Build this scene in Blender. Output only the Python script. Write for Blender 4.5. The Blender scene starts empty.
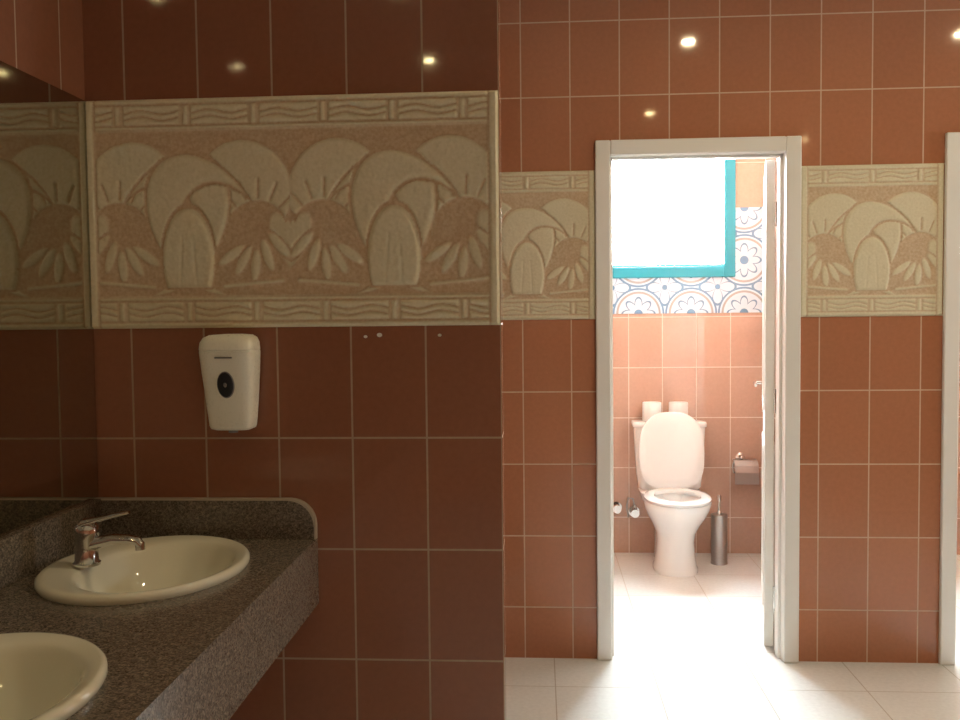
import bpy, bmesh, math, random
import numpy as np
from mathutils import Matrix, Vector
random.seed(3); np.random.seed(3)
scene = bpy.context.scene
scene.view_settings.view_transform = 'Standard'
COL = scene.collection

# ------------------------------------------------------------------ materials
def new_mat(name):
    m = bpy.data.materials.new(name); m.use_nodes = True
    nt = m.node_tree
    return m, nt, nt.nodes['Principled BSDF']

def simple(name, col, rough=0.5, metal=0.0, coat=0.0, noise=0.0):
    m, nt, b = new_mat(name)
    b.inputs['Base Color'].default_value = (*col, 1)
    b.inputs['Roughness'].default_value = rough
    b.inputs['Metallic'].default_value = metal
    b.inputs['Coat Weight'].default_value = coat
    n = nt.nodes.new('ShaderNodeTexNoise'); n.inputs['Scale'].default_value = 30
    mr = nt.nodes.new('ShaderNodeMapRange')
    mr.inputs['To Min'].default_value = max(0.01, rough-0.03-noise); mr.inputs['To Max'].default_value = rough+0.03+noise
    nt.links.new(n.outputs['Fac'], mr.inputs['Value']); nt.links.new(mr.outputs[0], b.inputs['Roughness'])
    return m

def math_node(nt, op, a, b=None, c=None):
    n = nt.nodes.new('ShaderNodeMath'); n.operation = op
    for i, v in enumerate((a, b, c)):
        if v is None: continue
        if isinstance(v, (int, float)): n.inputs[i].default_value = v
        else: nt.links.new(v, n.inputs[i])
    return n.outputs[0]

def tile_mat(name, c1, c2, grout, w, h, ou, ov, floor=False, rough=0.05, mortar=0.0028, bump=0.3):
    m, nt, b = new_mat(name)
    g = nt.nodes.new('ShaderNodeNewGeometry')
    sp = nt.nodes.new('ShaderNodeSeparateXYZ'); nt.links.new(g.outputs['Position'], sp.inputs[0])
    if floor:
        u, v = sp.outputs['X'], sp.outputs['Y']
    else:
        sn = nt.nodes.new('ShaderNodeSeparateXYZ'); nt.links.new(g.outputs['True Normal'], sn.inputs[0])
        ax = math_node(nt, 'GREATER_THAN', math_node(nt, 'ABSOLUTE', sn.outputs['X']), 0.5)
        inv = math_node(nt, 'SUBTRACT', 1.0, ax)
        u = math_node(nt, 'ADD', math_node(nt, 'MULTIPLY', sp.outputs['X'], inv), math_node(nt, 'MULTIPLY', sp.outputs['Y'], ax))
        v = sp.outputs['Z']
    u = math_node(nt, 'ADD', u, -ou + 60*w); v = math_node(nt, 'ADD', v, -ov + 60*h)
    cb = nt.nodes.new('ShaderNodeCombineXYZ'); nt.links.new(u, cb.inputs[0]); nt.links.new(v, cb.inputs[1])
    br = nt.nodes.new('ShaderNodeTexBrick'); br.offset = 0.0; br.squash = 1.0
    nt.links.new(cb.outputs[0], br.inputs['Vector'])
    br.inputs['Color1'].default_value = (*c1, 1); br.inputs['Color2'].default_value = (*c2, 1)
    br.inputs['Mortar'].default_value = (*grout, 1)
    br.inputs['Scale'].default_value = 1.0; br.inputs['Mortar Size'].default_value = mortar
    br.inputs['Mortar Smooth'].default_value = 0.15; br.inputs['Bias'].default_value = 0.0
    br.inputs['Brick Width'].default_value = w; br.inputs['Row Height'].default_value = h
    n = nt.nodes.new('ShaderNodeTexNoise'); n.inputs['Scale'].default_value = 60; n.inputs['Detail'].default_value = 4
    nt.links.new(g.outputs['Position'], n.inputs['Vector'])
    mr = nt.nodes.new('ShaderNodeMapRange'); mr.inputs['To Min'].default_value = 0.88; mr.inputs['To Max'].default_value = 1.10
    nt.links.new(n.outputs['Fac'], mr.inputs['Value'])
    mx = nt.nodes.new('ShaderNodeVectorMath'); mx.operation = 'MULTIPLY'
    nt.links.new(br.outputs['Color'], mx.inputs[0]); nt.links.new(mr.outputs[0], mx.inputs[1])
    nt.links.new(mx.outputs[0], b.inputs['Base Color'])
    rr = nt.nodes.new('ShaderNodeMapRange'); rr.inputs['To Min'].default_value = rough; rr.inputs['To Max'].default_value = 0.7
    nt.links.new(br.outputs['Fac'], rr.inputs['Value']); nt.links.new(rr.outputs[0], b.inputs['Roughness'])
    n2 = nt.nodes.new('ShaderNodeTexNoise'); n2.inputs['Scale'].default_value = 9
    nt.links.new(g.outputs['Position'], n2.inputs['Vector'])
    hh = math_node(nt, 'SUBTRACT', math_node(nt, 'MULTIPLY', n2.outputs['Fac'], 0.12), br.outputs['Fac'])
    bp = nt.nodes.new('ShaderNodeBump'); bp.inputs['Strength'].default_value = bump; bp.inputs['Distance'].default_value = 0.002
    nt.links.new(hh, bp.inputs['Height']); nt.links.new(bp.outputs[0], b.inputs['Normal'])
    return m

TW, TH = 0.197, 0.2965
M_FAR = tile_mat('terracotta_wall_tile', (.50, .212, .115), (.455, .188, .10), (.66, .48, .34), TW, TH, .128, .213)
M_HAZED = tile_mat('terracotta_wall_tile_hazed', (.53, .345, .265), (.49, .315, .24), (.74, .64, .57), TW, TH, .128, .213)  # same tile, window glow and haze painted in as a paler pink
M_SHADED = tile_mat('terracotta_wall_tile_shaded', (.305, .125, .070), (.28, .113, .063), (.44, .31, .20), TW, TH, -.100, .206)  # same tile, shade on the near walls painted in as darker colour
M_FLOOR = tile_mat('white_floor_tile', (.86, .87, .85), (.83, .84, .82), (.48, .45, .40), .387, .387, .05, 3.457, floor=True, rough=.16, mortar=.0025, bump=.2)

def ceiling_mat():
    m, nt, b = new_mat('painted_ceiling'); b.inputs['Roughness'].default_value = .8
    n = nt.nodes.new('ShaderNodeTexNoise'); n.inputs['Scale'].default_value = 6
    r = nt.nodes.new('ShaderNodeValToRGB'); r.color_ramp.elements[0].color = (.58, .55, .47, 1); r.color_ramp.elements[1].color = (.64, .61, .52, 1)
    nt.links.new(n.outputs['Fac'], r.inputs[0]); nt.links.new(r.outputs[0], b.inputs['Base Color'])
    return m
M_CEIL = ceiling_mat()

def granite():
    m, nt, b = new_mat('speckled_granite')
    g = nt.nodes.new('ShaderNodeNewGeometry')
    v = nt.nodes.new('ShaderNodeTexVoronoi'); v.inputs['Scale'].default_value = 330
    n = nt.nodes.new('ShaderNodeTexNoise'); n.inputs['Scale'].default_value = 100; n.inputs['Detail'].default_value = 6
    for x in (v, n): nt.links.new(g.outputs['Position'], x.inputs['Vector'])
    r1 = nt.nodes.new('ShaderNodeValToRGB')
    e = r1.color_ramp.elements; e[0].position = .05; e[0].color = (.09, .075, .062, 1); e[1].position = .95; e[1].color = (.27, .225, .175, 1)
    a = r1.color_ramp.elements.new(.45); a.color = (.155, .13, .105, 1)
    sc = nt.nodes.new('ShaderNodeSeparateColor'); nt.links.new(v.outputs['Color'], sc.inputs[0])
    nt.links.new(sc.outputs[0], r1.inputs[0])
    r2 = nt.nodes.new('ShaderNodeValToRGB'); e = r2.color_ramp.elements
    e[0].position = .38; e[0].color = (.70, .70, .70, 1); e[1].position = .64; e[1].color = (1.15, 1.1, 1.05, 1)
    nt.links.new(n.outputs['Fac'], r2.inputs[0])
    mx = nt.nodes.new('ShaderNodeVectorMath'); mx.operation = 'MULTIPLY'
    nt.links.new(r1.outputs[0], mx.inputs[0]); nt.links.new(r2.outputs[0], mx.inputs[1])
    nt.links.new(mx.outputs[0], b.inputs['Base Color']); b.inputs['Roughness'].default_value = .20
    return m
M_GRAN = granite()

def relief_mat():
    m, nt, b = new_mat('carved_plaster')
    at = nt.nodes.new('ShaderNodeAttribute'); at.attribute_name = 'raised'
    g = nt.nodes.new('ShaderNodeNewGeometry')
    n = nt.nodes.new('ShaderNodeTexNoise'); n.inputs['Scale'].default_value = 120; n.inputs['Detail'].default_value = 5
    nt.links.new(g.outputs['Position'], n.inputs['Vector'])
    rp = nt.nodes.new('ShaderNodeValToRGB'); e = rp.color_ramp.elements
    e[0].position = .35; e[0].color = (.60, .43, .27, 1); e[1].position = .65; e[1].color = (.70, .55, .37, 1)
    rc = nt.nodes.new('ShaderNodeValToRGB'); e = rc.color_ramp.elements
    e[0].position = .3; e[0].color = (.73, .66, .46, 1); e[1].position = .7; e[1].color = (.81, .74, .55, 1)
    nt.links.new(n.outputs['Fac'], rp.inputs[0]); nt.links.new(n.outputs['Fac'], rc.inputs[0])
    mx = nt.nodes.new('ShaderNodeMix'); mx.data_type = 'RGBA'
    nt.links.new(at.outputs['Fac'], mx.inputs[0]); nt.links.new(rp.outputs[0], mx.inputs[6]); nt.links.new(rc.outputs[0], mx.inputs[7])
    nt.links.new(mx.outputs[2], b.inputs['Base Color']); b.inputs['Roughness'].default_value = .75
    bp = nt.nodes.new('ShaderNodeBump'); bp.inputs['Strength'].default_value = .3; bp.inputs['Distance'].default_value = .0015
    nt.links.new(n.outputs['Fac'], bp.inputs['Height']); nt.links.new(bp.outputs[0], b.inputs['Normal'])
    return m
M_REL = relief_mat()

def decor_mat():
    m, nt, b = new_mat('patterned_ceramic_tile')
    g = nt.nodes.new('ShaderNodeNewGeometry')
    sp = nt.nodes.new('ShaderNodeSeparateXYZ'); nt.links.new(g.outputs['Position'], sp.inputs[0])
    P = .305
    u = math_node(nt, 'FRACT', math_node(nt, 'ADD', math_node(nt, 'DIVIDE', sp.outputs['X'], P), 10.1))
    v = math_node(nt, 'FRACT', math_node(nt, 'ADD', math_node(nt, 'DIVIDE', math_node(nt, 'SUBTRACT', sp.outputs['Z'], 1.42), P), 10.0))
    def rad(cu, cv):
        a = math_node(nt, 'SUBTRACT', u, cu); c = math_node(nt, 'SUBTRACT', v, cv)
        r = math_node(nt, 'SQRT', math_node(nt, 'ADD', math_node(nt, 'MULTIPLY', a, a), math_node(nt, 'MULTIPLY', c, c)))
        return r, math_node(nt, 'ARCTAN2', c, a)
    r0, t0 = rad(.5, .5)
    rmin = None
    for cu in (0, 1):
        for cv in (0, 1):
            r, _ = rad(cu, cv)
            rmin = r if rmin is None else math_node(nt, 'MINIMUM', rmin, r)
    def band(x, c, w):
        return math_node(nt, 'LESS_THAN', math_node(nt, 'ABSOLUTE', math_node(nt, 'SUBTRACT', x, c)), w)
    pet = math_node(nt, 'MULTIPLY', math_node(nt, 'ABSOLUTE', math_node(nt, 'COSINE', math_node(nt, 'MULTIPLY', t0, 2))), .34)
    petal = band(math_node(nt, 'SUBTRACT', r0, pet), 0.0, .022)
    au = math_node(nt, 'ABSOLUTE', math_node(nt, 'SUBTRACT', math_node(nt, 'ABSOLUTE', math_node(nt, 'SUBTRACT', u, .5)), .5))
    av = math_node(nt, 'ABSOLUTE', math_node(nt, 'SUBTRACT', math_node(nt, 'ABSOLUTE', math_node(nt, 'SUBTRACT', v, .5)), .5))
    tc = math_node(nt, 'ARCTAN2', av, au)
    pc = math_node(nt, 'ADD', .18, math_node(nt, 'MULTIPLY', math_node(nt, 'ABSOLUTE', math_node(nt, 'COSINE', math_node(nt, 'MULTIPLY', tc, 4))), .13))
    rosette = band(math_node(nt, 'SUBTRACT', rmin, pc), 0.0, .018)
    blue = math_node(nt, 'MAXIMUM', band(rmin, .475, .018), math_node(nt, 'MAXIMUM', rosette, petal))
    blue = math_node(nt, 'MAXIMUM', blue, math_node(nt, 'LESS_THAN', r0, .05))
    blue = math_node(nt, 'MAXIMUM', blue, math_node(nt, 'LESS_THAN', rmin, .08))
    brown = band(rmin, .405, .020)
    m1 = nt.nodes.new('ShaderNodeMix'); m1.data_type = 'RGBA'
    m1.inputs[6].default_value = (.64, .79, .92, 1); m1.inputs[7].default_value = (.38, .39, .40, 1)
    nt.links.new(brown, m1.inputs[0])
    m2 = nt.nodes.new('ShaderNodeMix'); m2.data_type = 'RGBA'
    nt.links.new(blue, m2.inputs[0]); nt.links.new(m1.outputs[2], m2.inputs[6]); m2.inputs[7].default_value = (.16, .30, .48, 1)
    nt.links.new(m2.outputs[2], b.inputs['Base Color']); b.inputs['Roughness'].default_value = .15
    return m
M_DEC = decor_mat()

M_WHITE = simple('white_painted_wood', (.90, .88, .83), .35)
M_CER = simple('white_ceramic', (.88, .90, .90), .08, coat=.4)
M_CERC = simple('cream_ceramic', (.82, .78, .63), .08, coat=.4)
M_CHR = simple('chrome', (.62, .60, .57), .14, metal=1)
M_STEEL = simple('brushed_steel', (.45, .44, .43), .30, metal=1)
M_PLW = simple('white_plastic', (.88, .86, .74), .28)
M_DARK = simple('dark_plastic', (.012, .014, .02), .35)
M_GREY = simple('grey_plastic', (.22, .22, .21), .45)
M_PAPER = simple('tissue_paper', (.88, .89, .88), .9)
M_TEAL = simple('teal_painted_metal', (.02, .27, .36), .35)
M_MIR = simple('mirror_glass', (.55, .55, .49), .02, metal=1)
M_EDGE = simple('polished_granite_edge', (.50, .43, .34), .25)
M_WPLUG = simple('white_filler', (.85, .82, .72), .8)

def emis(name, col, s):
    m = bpy.data.materials.new(name); m.use_nodes = True; nt = m.node_tree
    nt.nodes.remove(nt.nodes['Principled BSDF'])
    e = nt.nodes.new('ShaderNodeEmission'); e.inputs[0].default_value = (*col, 1); e.inputs[1].default_value = s
    nt.links.new(e.outputs[0], nt.nodes['Material Output'].inputs[0]); return m
M_LAMP = emis('halogen_lamp', (1, .80, .48), 1450)
M_LAMPD = emis('halogen_lamp_dim', (1, .80, .38), 215)

def glass():
    m = bpy.data.materials.new('window_glass'); m.use_nodes = True; nt = m.node_tree
    nt.nodes.remove(nt.nodes['Principled BSDF'])
    t = nt.nodes.new('ShaderNodeBsdfTransparent'); g = nt.nodes.new('ShaderNodeBsdfGlossy'); g.inputs['Roughness'].default_value = .03
    mx = nt.nodes.new('ShaderNodeMixShader'); mx.inputs[0].default_value = .06
    nt.links.new(t.outputs[0], mx.inputs[1]); nt.links.new(g.outputs[0], mx.inputs[2]); nt.links.new(mx.outputs[0], nt.nodes['Material Output'].inputs[0])
    return m
M_GLASS = glass()

# ------------------------------------------------------------------ geometry helpers
def group(name, loc=(0, 0, 0), rotz=0):
    e = bpy.data.objects.new(name, None); COL.objects.link(e); e.location = loc; e.rotation_euler = (0, 0, rotz)
    e.empty_display_size = .1
    return e

def mk(name, verts, faces, mat, parent=None, smooth=False, bevel=0, seg=2, fix=True):
    me = bpy.data.meshes.new(name); me.from_pydata([tuple(v) for v in verts], [], faces); me.update()
    if fix:
        bm = bmesh.new(); bm.from_mesh(me); bmesh.ops.recalc_face_normals(bm, faces=bm.faces[:]); bm.to_mesh(me); bm.free()
    for p in me.polygons: p.use_smooth = smooth
    if mat: me.materials.append(mat)
    o = bpy.data.objects.new(name, me); COL.objects.link(o)
    if parent: o.parent = parent
    if bevel:
        b = o.modifiers.new('bevel', 'BEVEL'); b.width = bevel; b.segments = seg; b.limit_method = 'ANGLE'; b.angle_limit = math.radians(40)
    return o

def boxv(x0, x1, y0, y1, z0, z1):
    v = [(x0, y0, z0), (x1, y0, z0), (x1, y1, z0), (x0, y1, z0), (x0, y0, z1), (x1, y0, z1), (x1, y1, z1), (x0, y1, z1)]
    f = [(0, 3, 2, 1), (4, 5, 6, 7), (0, 1, 5, 4), (1, 2, 6, 5), (2, 3, 7, 6), (3, 0, 4, 7)]
    return v, f

def box(name, x0, x1, y0, y1, z0, z1, mat, parent=None, bevel=0):
    v, f = boxv(x0, x1, y0, y1, z0, z1); return mk(name, v, f, mat, parent, bevel=bevel, fix=False)

def boxes(name, lst, mat, parent=None, bevel=0):
    V, F = [], []
    for b in lst:
        v, f = boxv(*b); n = len(V); V += v; F += [tuple(i+n for i in q) for q in f]
    return mk(name, V, F, mat, parent, bevel=bevel, fix=False)

def loft(name, rings, mat, parent=None, cap0=True, cap1=True, closed=False, smooth=True, bevel=0):
    n = len(rings[0]); V = [p for r in rings for p in r]; F = []
    m = len(rings)
    for i in range(m if closed else m-1):
        a = i*n; b = ((i+1) % m)*n
        for j in range(n):
            k = (j+1) % n; F.append((a+j, a+k, b+k, b+j))
    if not closed:
        if cap0: F.append(tuple(range(n-1, -1, -1)))
        if cap1: F.append(tuple((m-1)*n+j for j in range(n)))
    o = mk(name, V, F, mat, parent, smooth=smooth, bevel=bevel)
    if smooth:
        try:
            o.data.set_sharp_from_angle(angle=math.radians(50))
        except Exception: pass
    return o

def ring(z, cx, cy, rx, ry, n=48, p=2.0):
    out = []
    for i in range(n):
        t = 2*math.pi*i/n; c, s = math.cos(t), math.sin(t)
        out.append((cx+rx*math.copysign(abs(c)**(2/p), c), cy+ry*math.copysign(abs(s)**(2/p), s), z))
    return out

def tube(name, pts, radii, mat, parent=None, n=16, flat=1.0):
    pts = [Vector(p) for p in pts]; rings = []
    for i, p in enumerate(pts):
        d = (pts[min(i+1, len(pts)-1)] - pts[max(i-1, 0)]).normalized()
        up = Vector((0, 0, 1)) if abs(d.z) < .9 else Vector((0, 1, 0))
        s = d.cross(up).normalized(); u = s.cross(d).normalized()
        r = radii[i] if isinstance(radii, (list, tuple)) else radii
        rings.append([tuple(p + s*r*math.cos(2*math.pi*k/n) + u*r*flat*math.sin(2*math.pi*k/n)) for k in range(n)])
    return loft(name, rings, mat, parent)

# ------------------------------------------------------------------ room shell
XL, XR, YB, YN, YF, YK, ZC = -1.193, 3.6, -2.2, 2.385, 3.75, 5.463, 2.9
W = .12
DT = 2.05
D1 = (.226, 1.035); D2 = (1.588, 2.395)
box('floor', XL-.2, XR+.2, YB-.2, YK+.3, -.15, 0, M_FLOOR)
box('ceiling', XL-.2, XR+.2, YB-.2, YK+.3, ZC, ZC+.15, M_CEIL)
box('wall_left', XL-.2, XL, YB-.2, YK+.3, 0, ZC, M_SHADED)
# right wall; unseen side window added beyond the partition to light the far wall
SW = (3.05, 3.35, 1.70, 2.10)
boxes('wall_right', [(XR, XR+.2, YB-.2, SW[0], 0, ZC), (XR, XR+.2, SW[1], YK+.3, 0, ZC), (XR, XR+.2, SW[0], SW[1], 0, SW[2]), (XR, XR+.2, SW[0], SW[1], SW[3], ZC)], M_FAR)
box('wall_back', XL, XR, YB-.2, YB, 0, ZC, M_FAR)
box('wall_partition', XL, -.10, YN, YN+W, 0, ZC, M_SHADED)
fw = []
o1 = (D1[0]+.025, D1[1]-.025); o2 = (D2[0]+.025, D2[1]-.025)
fw += [(XL, o1[0], YF, YF+W, 0, ZC), (o1[1], o2[0], YF, YF+W, 0, ZC), (o2[1], XR, YF, YF+W, 0, ZC),
       (o1[0], o1[1], YF, YF+W, DT+.035, ZC), (o2[0], o2[1], YF, YF+W, DT+.035, ZC)]
boxes('wall_front', fw, M_FAR)
box('wall_stall_left', -.02, .08, YF+W, YK, 0, ZC, M_HAZED)
box('wall_stall_middle', 1.36, 1.46, YF+W, YK, 0, ZC, M_HAZED)
box('wall_stall_right', 2.75, 2.85, YF+W, YK, 0, ZC, M_HAZED)
WIN = [(.26, 1.137), (1.75, 2.55)]; WZ = (1.629, 2.50)
kw = []; xs = XL
for a, b_ in WIN:
    kw.append((xs, a, YK, YK+.2, 0, ZC)); kw.append((a, b_, YK, YK+.2, 0, WZ[0])); kw.append((a, b_, YK, YK+.2, WZ[1], ZC)); xs = b_
kw.append((xs, XR, YK, YK+.2, 0, ZC))
boxes('wall_rear', kw, M_HAZED)

def window(name, loc, hw, H, rot=0):
    g = group(name, loc, rot); f = .065
    boxes('outer_frame', [(-hw, -hw+f, -.02, .06, 0, H), (hw-f, hw, -.02, .06, 0, H), (-hw+f, hw-f, -.02, .06, 0, f), (-hw+f, hw-f, -.02, .06, H-f, H)], M_TEAL, g, bevel=.004)
    box('glass_pane', -hw+f, hw-f, .035, .039, f, H-f, M_GLASS, g)
    box('sill_bead', -hw+f, hw-f, -.005, .03, f, f+.012, M_TEAL, g)
for i, (a, b_) in enumerate(WIN):
    window('window_%d' % (i+1), ((a+b_)/2, YK, WZ[0]), (b_-a)/2, WZ[1]-WZ[0])
window('window_3', (XR, (SW[0]+SW[1])/2, SW[2]), (SW[1]-SW[0])/2, SW[3]-SW[2], -math.pi/2)  # added out of view so daylight grazes the far wall

z0, z1 = 1.42, 2.03
lst = [(.08, WIN[0][0], YK-.006, YK, z0, z1), (WIN[0][0], WIN[0][1], YK-.006, YK, z0, WZ[0]), (WIN[0][1], 1.36, YK-.006, YK, z0, z1)]
boxes('trim_1', lst, M_DEC)
lst = [(1.46, WIN[1][0], YK-.006, YK, z0, z1), (WIN[1][0], WIN[1][1], YK-.006, YK, z0, WZ[0]), (WIN[1][1], 2.75, YK-.006, YK, z0, z1)]
boxes('trim_2', lst, M_DEC)

# ------------------------------------------------------------------ doors
def door(name, X0, X1, ang):
    w = X1-X0; g = group(name, (X0, YF, 0)); a = .06
    boxes('architrave', [(0, a, -.022, 0, 0, DT+a), (w-a, w, -.022, 0, 0, DT+a), (a, w-a, -.022, 0, DT, DT+a)], M_WHITE, g, bevel=.005)
    boxes('jamb_lining', [(.025, a, 0, W+.01, 0, DT+.035), (w-a, w-.025, 0, W+.01, 0, DT+.035), (a, w-a, 0, W+.01, DT, DT+.035)], M_WHITE, g)
    boxes('door_stop', [(a, a+.012, .03, .075, 0, DT), (w-a-.012, w-a, .03, .075, 0, DT), (a, w-a, .03, .075, DT-.012, DT)], M_WHITE, g, bevel=.002)
    lf = bpy.data.objects.new('leaf', None); COL.objects.link(lf); lf.parent = g
    lf.location = (w-a-.004, W+.012, 0); lf.rotation_euler = (0, 0, math.radians(90-ang))
    L = w-2*a-.01
    box('leaf_panel', 0, L, 0, .038, .012, DT-.006, M_WHITE, lf, bevel=.003)
    bb = []
    for zz0, zz1 in ((.15, .85), (1.0, 1.88)):
        for s in ((-.006, 0), (.038, .044)):
            x0, x1 = .11, L-.11; t = .025
            bb += [(x0, x1, *s, zz0, zz0+t), (x0, x1, *s, zz1-t, zz1), (x0, x0+t, *s, zz0+t, zz1-t), (x1-t, x1, *s, zz0+t, zz1-t)]
    boxes('leaf_moulding', bb, M_WHITE, lf, bevel=.002)
    for s, yy in ((-1, 0), (1, .038)):
        y0, y1 = (yy-.007, yy) if s < 0 else (yy, yy+.007)
        box('handle_plate', L-.075, L-.035, y0, y1, .94, 1.16, M_CHR, lf, bevel=.004)
        yk = yy+s*.035
        tube('handle_lever', [(L-.055, yy, 1.08), (L-.055, yk, 1.08), (L-.075, yk+s*.004, 1.08), (L-.17, yk, 1.075)], [.009, .009, .009, .007], M_CHR, lf, n=12)
    for zz in (.22, 1.05, 1.82):
        loft('hinge', [ring(z, -.004, -.006, .009, .009, 12) for z in (zz-.05, zz-.05+.001, zz+.05)], M_CHR, lf)
    return g
door('door_1', *D1, 12.8)
door('door_2', *D2, 6)

# ------------------------------------------------------------------ carved relief frieze
def relief(name, x0, x1, yface, z0, z1, unitc, unitw, depth=.7):
    """geometry: height field carved panel facing -Y"""
    res = .003
    nx = int((x1-x0)/res)+1; nz = int((z1-z0)/res)+1
    X, Z = np.meshgrid(np.linspace(x0, x1, nx), np.linspace(z0, z1, nz))
    H = z1-z0; zm = Z-(z0+z1)/2
    xx = (X-unitc+unitw*50.5) % unitw - unitw/2
    h = np.zeros_like(X)
    def ell(cx, cy, rx, ry, a):
        c, s = math.cos(a), math.sin(a)
        u = (xx-cx)*c+(zm-cy)*s; v = -(xx-cx)*s+(zm-cy)*c
        return (np.sqrt((u/rx)**2+(v/ry)**2)-1)*min(rx, ry)
    def seg(ax, ay, bx, by):
        px, py = xx-ax, zm-ay; dx, dy = bx-ax, by-ay
        t = np.clip((px*dx+py*dy)/(dx*dx+dy*dy), 0, 1)
        return np.hypot(px-t*dx, py-t*dy)
    def put(d, hh, soft=.010, gw=.006):
        nonlocal h
        k = np.clip(-d/soft, 0, 1); k = k*(2-k)
        h = np.where(d < 0, hh*(.25+.75*k), np.where(d < gw, np.minimum(h, .0015), h))
    def groove(d, w, depth):
        nonlocal h
        h = h - depth*np.clip(1-d/w, 0, 1)
    for s in (-1, 1):
        put(ell(s*.262, -.075, .035, .085, s*.45), .008)
        dome = ell(s*.150, .055, .128, .135, s*.25)
        bite = ell(s*.185, -.055, .085, .085, 0)
        put(np.maximum(dome, -bite), .011)
        for k in range(7):
            a = math.radians(22+k*22)
            cx, cy = s*.185, -.045
            groove(seg(cx+.085*math.cos(a), cy+.085*math.sin(a), cx+.130*math.cos(a), cy+.130*math.sin(a)), .006, .011)
    for s in (-1, 1):
        d = np.maximum(ell(s*.045, -.03, .135, .20, s*.55), -ell(s*.105, -.07, .115, .16, s*.5))
        put(d, .012)
    put(np.maximum(ell(0, -.12, .070, .135, 0), -(zm+.195)), .014)
    for s in (-1, 1):
        groove(seg(s*.022, -.19, s*.014, -.06), .004, .005)
        for k in range(5):
            put(ell(s*(.115+.032*k), -.150+.020*abs(k-2)+.006*k, .0135, .045, s*(-.95+.42*k)), .010, .008, .004)
        put(seg(s*.095, -.192, s*.25, -.178)-.006, .007, .006, .003)
    h = np.where(h < .001, .0005, h)
    bw = .085
    edge = H/2-np.abs(zm)
    band = edge < bw
    hb = np.full_like(h, .012)
    cw = unitw/3
    cx = (X-unitc+unitw*50) % cw - cw/2
    inner = (edge > .018) & (edge < bw-.016) & (np.abs(cx) < cw/2-.006)
    ez = edge-(bw+.002)/2
    wav = .005*np.sin(cx/cw*2*math.pi*1.5)
    strip = np.minimum(np.abs(ez-wav-.008), np.abs(ez-wav+.008))
    hb = np.where(inner, np.where((np.abs(cx) > cw/2-.016), .004, .013-.013*np.clip(1-strip/.0055, 0, 1)), hb)
    fr = (np.abs(edge-.018) < .003) | (np.abs(edge-bw+.014) < .003)
    hb = np.where(fr, .003, hb)
    hb = np.where(np.abs(edge-bw) < .004, .004, hb)
    h = np.where(band, hb, h)
    side = np.minimum(X-x0, x1-X)
    h = np.where(side < .022, .013, h); h = np.where(np.abs(side-.025) < .003, .003, h)
    raised = np.clip((h-.002)/.005, 0, 1)
    rn = np.random.rand(*h.shape)
    for _ in range(2):
        rn = (rn+np.roll(rn, 1, 0)+np.roll(rn, -1, 0)+np.roll(rn, 1, 1)+np.roll(rn, -1, 1))/5
    h = (h*2+np.roll(h, 1, 0)+np.roll(h, -1, 0)+np.roll(h, 1, 1)+np.roll(h, -1, 1))/6
    h = (h+(rn-.5)*.005)*depth+.004
    e = (side < .0035) | (edge < .0035); h = np.where(e, .0, h)
    V = np.stack([X, yface-h, Z], -1).reshape(-1, 3)
    i = np.arange(nz-1)[:, None]*nx+np.arange(nx-1)[None, :]
    F = np.stack([i, i+1, i+1+nx, i+nx], -1).reshape(-1, 4)
    me = bpy.data.meshes.new(name)
    me.vertices.add(len(V)); me.vertices.foreach_set('co', V.ravel())
    me.loops.add(F.size); me.loops.foreach_set('vertex_index', F.ravel().astype(np.int32))
    me.polygons.add(len(F)); me.polygons.foreach_set('loop_start', np.arange(0, F.size, 4, dtype=np.int32))
    me.polygons.foreach_set('loop_total', np.full(len(F), 4, dtype=np.int32))
    me.update(calc_edges=True); me.validate()
    at = me.attributes.new('raised', 'FLOAT', 'POINT'); at.data.foreach_set('value', raised.ravel().astype(np.float32))
    me.polygons.foreach_set('use_smooth', np.ones(len(F), dtype=bool))
    me.materials.append(M_REL)
    o = bpy.data.objects.new(name, me); COL.objects.link(o); return o
RZ0, RZ1 = 1.397, 1.994
relief('carved_relief_panel', XL+.002, -.102, YN-.0005, RZ0-.008, RZ1-.004, -.375, .545, .75)
relief('carved_relief_panel', XL+.002, D1[0]-.001, YF-.0005, RZ0, RZ1, -.05, .55, .4)
relief('carved_relief_panel', D1[1]+.001, D2[0]-.001, YF-.0005, RZ0, RZ1, (D1[1]+D2[0])/2, .551, .4)
relief('carved_relief_panel', D2[1]+.001, XR-.002, YF-.0005, RZ0, RZ1, 2.67, .55, .4)

g = group('wall_plug_marks', (-.5, YN, 1.37))
for x, z, r in ((-.455+.5, -.008, .005), (-.418+.5, -.004, .007), (-.26+.5, -.006, .005)):
    loft('plug', [[(x+r*math.cos(t*math.pi/6), y, z+r*.8*math.sin(t*math.pi/6)) for t in range(12)] for y in (0, -.002)], M_WPLUG, g)

# ------------------------------------------------------------------ vanity
CX0, CX1, CZ = XL, -.593, .83
CY0, CY1 = .35, YN-.001
SINKS = [(-.914, 2.06), (-.914, 1.32)]
vg = group('vanity_counter', (XL+.001, CY0, 0))
def off(l): return [(a-XL, b-XL, c-CY0, d-CY0, e, f) for a, b, c, d, e, f in l]
top = box('countertop', 0, CX1-XL, 0, CY1-CY0, CZ-.03, CZ, M_GRAN, vg)
bpy.context.view_layer.update()
cut = []
for (sx, sy) in SINKS:
    c = loft('cutter', [ring(z, sx+.02, sy, .180, .228, 48) for z in (CZ-.1, CZ+.1)], None, None, smooth=False); cut.append(c)
    md = top.modifiers.new('b', 'BOOLEAN'); md.operation = 'DIFFERENCE'; md.object = c; md.solver = 'EXACT'
bpy.context.view_layer.update()
dg = bpy.context.evaluated_depsgraph_get()
me = bpy.data.meshes.new_from_object(top.evaluated_get(dg)); top.modifiers.clear(); top.data = me
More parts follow.
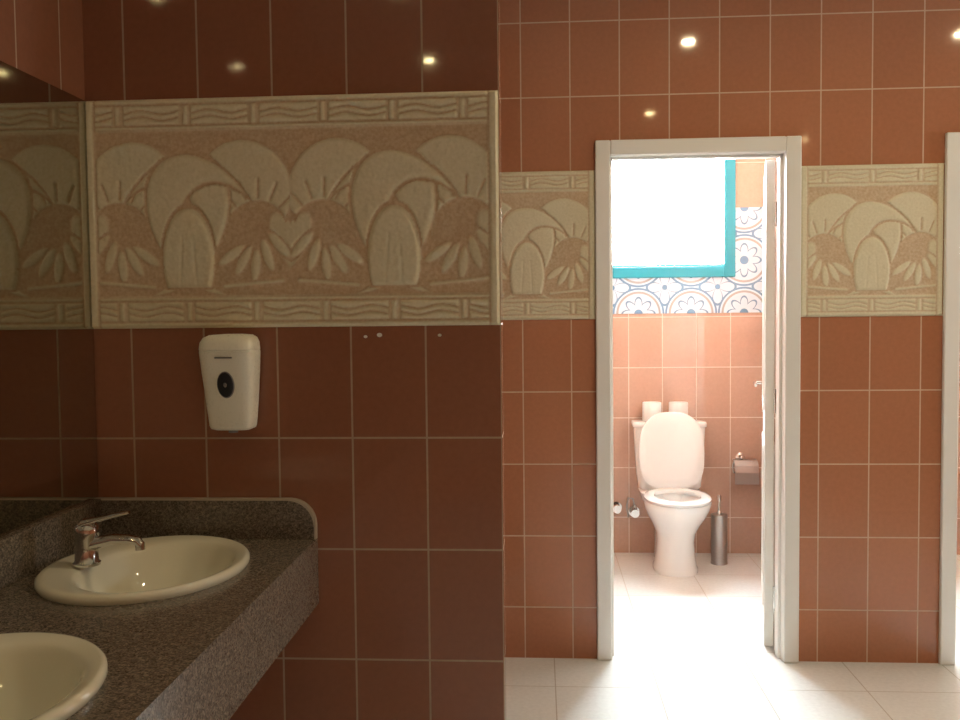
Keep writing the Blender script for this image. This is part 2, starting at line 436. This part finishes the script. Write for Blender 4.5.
for c in cut: bpy.data.objects.remove(c)
boxes('front_apron', off([(CX1-.03, CX1, CY0, CY1, CZ-.176, CZ-.03)]), M_GRAN, vg)
boxes('end_apron', off([(CX0, CX1-.03, CY0, CY0+.03, CZ-.176, CZ-.03)]), M_GRAN, vg)
boxes('side_upstand', off([(CX0, CX0+.022, CY0, CY1-.022, CZ, CZ+.107)]), M_GRAN, vg)
def upstand(n, y0, y1, inset, mat):
    prof = [(0, CZ), (CX1-XL-inset, CZ)]
    R = .07; xe = CX1-XL-inset; zt = CZ+.107-inset
    for k in range(0, 9):
        t = k*math.pi/16; prof.append((xe-R+R*math.cos(t), zt-R+R*math.sin(t)))
    prof.append((0, zt))
    m = len(prof); V = [(x, y0-CY0, z) for x, z in prof]+[(x, y1-CY0, z) for x, z in prof]
    F = [tuple(range(m)), tuple(range(2*m-1, m-1, -1))]+[(i, (i+1) % m, (i+1) % m+m, i+m) for i in range(m)]
    return mk(n, V, F, mat, vg)
upstand('end_upstand_core', CY1-.020, CY1, 0, M_EDGE)
upstand('end_upstand_face', CY1-.022, CY1-.018, .005, M_GRAN)
for yb in (.8, 1.69):
    boxes('support_bracket', off([(CX0, CX1-.05, yb-.015, yb+.015, CZ-.06, CZ-.03), (CX0, CX0+.03, yb-.015, yb+.015, CZ-.35, CZ-.06)]), M_STEEL, vg)

def washbasin(loc):
    g = group('washbasin', loc)
    R = []
    for z, cx, rx, ry in ((.000, 0, .224, .266), (.008, 0, .228, .270), (.016, 0, .226, .268), (.020, .001, .220, .262), (.021, .004, .212, .254),
                          (.017, .016, .188, .236), (.015, .024, .174, .224), (.010, .026, .166, .217), (-.002, .026, .160, .211), (-.035, .026, .150, .198),
                          (-.075, .024, .128, .168), (-.105, .020, .095, .125), (-.122, .016, .055, .07), (-.127, .014, .024, .024)):
        R.append(ring(z, cx, 0, rx, ry, 72))
    loft('basin', R, M_CERC, g, cap0=False, cap1=True)
    R = [ring(-.1265, .014, 0, .021, .021, 24), ring(-.122, .014, 0, .021, .021, 24), ring(-.121, .014, 0, .016, .016, 24), ring(-.124, .014, 0, .012, .012, 24)]
    loft('drain', R, M_CHR, g)
    return g
def faucet(loc):
    g = group('faucet', loc)
    loft('body', [ring(z, x, 0, r, r, 28) for z, x, r in ((0, 0, .030), (.006, 0, .031), (.010, 0, .0265), (.045, .001, .0245), (.062, .002, .026), (.075, .003, .027), (.088, .003, .026), (.097, .003, .018), (.100, .003, .008))], M_CHR, g)
    tube('spout', [(.005, 0, .046), (.03, 0, .052), (.065, 0, .060), (.10, 0, .060), (.122, 0, .056), (.130, 0, .046)], [.021, .019, .0165, .014, .013, .012], M_CHR, g, flat=.75)
    tube('aerator', [(.127, 0, .052), (.128, 0, .036)], .011, M_CHR, g)
    tube('lever', [(-.018, 0, .086), (.0, 0, .099), (.03, 0, .106), (.065, 0, .115), (.098, 0, .122), (.104, 0, .123)], [.012, .023, .014, .011, .010, .006], M_CHR, g, flat=.45)
    return g
for sx, sy in SINKS:
    washbasin((sx, sy, CZ)); faucet((sx-.135, sy-.02, CZ+.0175))

g = group('wall_mirror', (XL, CY0, CZ+.107))
box('glass', .001, .006, 0, YN-CY0-.002, .001, 1.988-CZ-.107, M_MIR, g)

# ------------------------------------------------------------------ soap dispenser
g = group('soap_dispenser', (-.800, YN, 1.12))
def dring(z, hw, d, n=40, back=0):
    out = []
    for i in range(n):
        t = 2*math.pi*i/n; c, s = math.cos(t), math.sin(t)
        x = hw*math.copysign(abs(c)**.5, c); y = -d/2+d/2*math.copysign(abs(s)**.5, s)
        out.append((x, y, z))
    return out
prof = [(.000, .044, .064), (.004, .053, .074), (.012, .056, .078), (.03, .058, .078), (.07, .062, .082), (.11, .065, .088), (.15, .068, .096),
        (.185, .070, .103), (.205, .071, .107), (.207, .0695, .105), (.210, .071, .108), (.228, .069, .105), (.240, .063, .096), (.247, .050, .080), (.249, .02, .04)]
loft('housing', [dring(z+.004, w*1.03, d) for z, w, d in prof], M_PLW, g)
def oval(nm, cx, cz, rx, rz, y0, y1, mat):
    sl = -.17
    rs = []
    for y, k in ((y0, 1), (y1, 1), (y1-.002, .8)):
        rs.append([(cx+rx*k*math.cos(t*math.pi/16), y+sl*rz*k*math.sin(t*math.pi/16), cz+rz*k*math.sin(t*math.pi/16)) for t in range(32)])
    loft(nm, rs, mat, g)
oval('window_rim', 0, .124, .0225, .0345, -.084, -.092, M_GREY)
oval('level_window', 0, .124, .0205, .032, -.088, -.094, M_DARK)
oval('window_pin', 0, .124, .004, .006, -.092, -.097, M_GREY)
box('label_strip', -.022, .022, -.1085, -.103, .192, .196, M_GREY, g)
loft('nozzle', [ring(z, 0, -.04, .012, .012, 16) for z in (-.004, .006)], M_GREY, g)

# ------------------------------------------------------------------ toilet
TX = .742
g = group('toilet', (TX, YK, 0))
R = []
for z, cy, rx, ry, p in ((0, -.345, .120, .165, 2.4), (.02, -.345, .121, .166, 2.4), (.035, -.345, .114, .158, 2.3), (.10, -.348, .104, .152, 2.2), (.17, -.352, .100, .152, 2.1), (.22, -.360, .108, .162, 2.1),
                         (.27, -.376, .132, .186, 2.1), (.32, -.398, .158, .212, 2.1), (.36, -.412, .174, .228, 2.1), (.39, -.420, .180, .235, 2.1), (.402, -.420, .180, .234, 2.1), (.406, -.420, .174, .226, 2.1),
                         (.406, -.425, .138, .182, 2.1), (.395, -.425, .130, .174, 2), (.34, -.42, .120, .160, 2), (.27, -.40, .090, .115, 2), (.22, -.385, .055, .07, 2), (.20, -.38, .02, .03, 2)):
    R.append(ring(z, 0, cy, rx, ry, 56, p))
loft('bowl', R, M_CER, g)
loft('rear_shelf', [ring(z, 0, -.135, rx, ry, 40, 5) for z, rx, ry in ((.0, .085, .10), (.20, .085, .12), (.28, .12, .128), (.36, .165, .132), (.400, .175, .132), (.406, .170, .128))], M_CER, g)
loft('seat', [ring(.408, 0, -.428, .176, .230, 56, 2.1), ring(.420, 0, -.428, .180, .234, 56, 2.1), ring(.430, 0, -.428, .172, .226, 56, 2.1), ring(.432, 0, -.428, .150, .20, 56, 2.1),
              ring(.428, 0, -.432, .125, .168, 56, 2.1), ring(.418, 0, -.432, .120, .163, 56, 2.1), ring(.408, 0, -.432, .124, .166, 56, 2.1)], M_CER, g, closed=True)
def lidring(y, k):
    out = []
    for i in range(64):
        t = 2*math.pi*i/64; c, s = math.cos(t), math.sin(t)
        p = 2.6 if s > 0 else 4.0
        x = .184*k*math.copysign(abs(c)**(2/p), c)*(1 if s > 0 else 1-.10*abs(s))
        z = (.235 if s > 0 else .20)*k*math.copysign(abs(s)**(2/p), s)
        zz = .20+z
        out.append((x, y+zz*.06-.218, .425+zz))
    return out
loft('lid', [lidring(.010, .97), lidring(.004, 1), lidring(-.006, 1), lidring(-.012, .96), lidring(-.013, .7)], M_CER, g)
for s in (-1, 1): loft('lid_hinge', [[(s*.07+dx, -.215+.011*math.cos(t*math.pi/8), .425+.011*math.sin(t*math.pi/8)) for t in range(16)] for dx in (-.02, .02)], M_CER, g)
loft('cistern', [ring(z, 0, -.09, rx, ry, 56, 6) for z, rx, ry in ((.405, .165, .062), (.42, .178, .070), (.50, .188, .076), (.70, .200, .081), (.765, .203, .083))], M_CER, g)
loft('cistern_lid', [ring(z, 0, -.091, rx, ry, 56, 6) for z, rx, ry in ((.765, .205, .084), (.772, .212, .088), (.790, .212, .088), (.798, .206, .083), (.800, .15, .05))], M_CER, g)

def roll(loc):
    g = group('toilet_paper_roll', loc)
    n = 36
    loft('paper', [ring(0, 0, 0, .052, .052, n), ring(.003, 0, 0, .055, .055, n), ring(.102, 0, 0, .055, .055, n), ring(.105, 0, 0, .052, .052, n), ring(.105, 0, 0, .021, .021, n), ring(0, 0, 0, .021, .021, n)], M_PAPER, g, closed=True)
roll((TX-.096, YK-.09, .8015)); roll((TX+.056, YK-.09, .8015))

g = group('toilet_brush', (1.006, 5.235, 0))
loft('holder', [ring(z, 0, 0, r, r, 32) for z, r in ((0, .047), (.006, .048), (.012, .045), (.27, .045), (.276, .047), (.282, .045), (.285, .02))], M_STEEL, g)
loft('handle', [ring(z, 0, 0, r, r, 20) for z, r in ((.284, .014), (.295, .013), (.30, .0065), (.355, .0065), (.36, .011), (.385, .012), (.392, .008))], M_CHR, g)

g = group('toilet_paper_holder', (1.19, YK, .49))
loft('rosette', [[(-.02+r*math.cos(t*math.pi/12), y, .085+r*math.sin(t*math.pi/12)) for t in range(24)] for y, r in ((0, .026), (-.008, .026), (-.014, .014), (-.05, .011), (-.055, .006))], M_CHR, g)
cv = []
for (y, z) in ((-.02, .075), (-.055, .070), (-.085, .045), (-.098, .005), (-.098, -.060)):
    cv.append([(-.068, y, z), (.068, y, z), (.068, y+.004, z-.003), (-.068, y+.004, z-.003)])
loft('cover', cv, M_STEEL, g, smooth=False)
tube('bar', [(-.07, -.055, .0), (.07, -.055, .0)], .006, M_CHR, g)
tube('arm', [(-.07, -.055, .0), (-.07, -.03, .03), (-.055, -.012, .07)], .005, M_CHR, g)
loft('empty_core', [[(x, -.055+.02*math.cos(t*math.pi/10), .02*math.sin(t*math.pi/10)-.012) for t in range(20)] for x in (-.055, .055)], M_GREY, g)

def valve(loc, hose):
    g = group('shutoff_valve', loc)
    def cyl(nm, x, z, r, y0, y1, mat=M_CHR): loft(nm, [[(x+r*math.cos(t*math.pi/10), y, z+r*math.sin(t*math.pi/10)) for t in range(20)] for y in (y0, y0+(y1-y0)*.9, y1)], mat, g)
    cyl('escutcheon', 0, 0, .032, 0, -.008); cyl('stem', 0, 0, .013, -.008, -.05); cyl('knob', 0, 0, .024, -.05, -.078)
    if hose:
        tube('outlet', [(0, -.035, 0), (0, -.035, .045)], .011, M_CHR, g)
        tube('hose', [(0, -.035, .04), (-.008, -.035, .08), (-.035, -.035, .085), (-.045, -.035, .04), (-.035, -.03, -.03)], .006, M_STEEL, g)
valve((.550, YK, .250), True); valve((.446, YK, .275), False)

# ------------------------------------------------------------------ ceiling downlights
for x, y, mt in ((-.63, .55, M_LAMPD), (-.63, -.6, M_LAMPD), (.82, 2.35, M_LAMP), (.82, .58, M_LAMPD), (.82, -.6, M_LAMPD), (2.26, 2.35, M_LAMP), (2.26, -.6, M_LAMPD)):
    g = group('ceiling_downlight', (x, y, ZC))
    n = 28
    loft('trim_ring', [ring(0, 0, 0, .05, .05, n), ring(-.006, 0, 0, .048, .048, n), ring(-.008, 0, 0, .034, .034, n), ring(0, 0, 0, .030, .030, n)], M_CHR, g, closed=True)
    mk('lamp', [(p[0], p[1], -.004) for p in ring(0, 0, 0, .027, .027, n)], [tuple(range(n-1, -1, -1))], mt, g, fix=False)

# ------------------------------------------------------------------ sky + window portals
w = bpy.data.worlds.new('sky'); scene.world = w; w.use_nodes = True
bg = w.node_tree.nodes['Background']; bg.inputs[0].default_value = (.82, .94, 1, 1); bg.inputs[1].default_value = 165
def portal(loc, rot, sx, sy):
    ld = bpy.data.lights.new('window_portal', 'AREA'); ld.shape = 'RECTANGLE'; ld.size = sx; ld.size_y = sy
    ld.cycles.is_portal = True
    o = bpy.data.objects.new('window_portal', ld); COL.objects.link(o); o.location = loc; o.rotation_euler = rot
for i, (a, b_) in enumerate(WIN):
    portal(((a+b_)/2, YK+.19, (WZ[0]+WZ[1])/2), (math.radians(-90), 0, 0), b_-a, WZ[1]-WZ[0])
portal((XR+.19, (SW[0]+SW[1])/2, (SW[2]+SW[3])/2), (math.radians(90), 0, math.radians(90)), SW[1]-SW[0], SW[3]-SW[2])  # portal of the added side window

# ------------------------------------------------------------------ camera
cd = bpy.data.cameras.new('camera'); cam = bpy.data.objects.new('camera', cd); COL.objects.link(cam)
cd.sensor_width = 36; cd.lens = 36*920/960; cd.clip_start = .02
cam.matrix_world = Matrix.Translation((0, 0, 1.41)) @ Matrix.Rotation(math.radians(3.73), 4, 'Z') @ Matrix.Rotation(math.radians(90-2.67), 4, 'X') @ Matrix.Rotation(math.radians(-.6), 4, 'Z')
scene.camera = cam
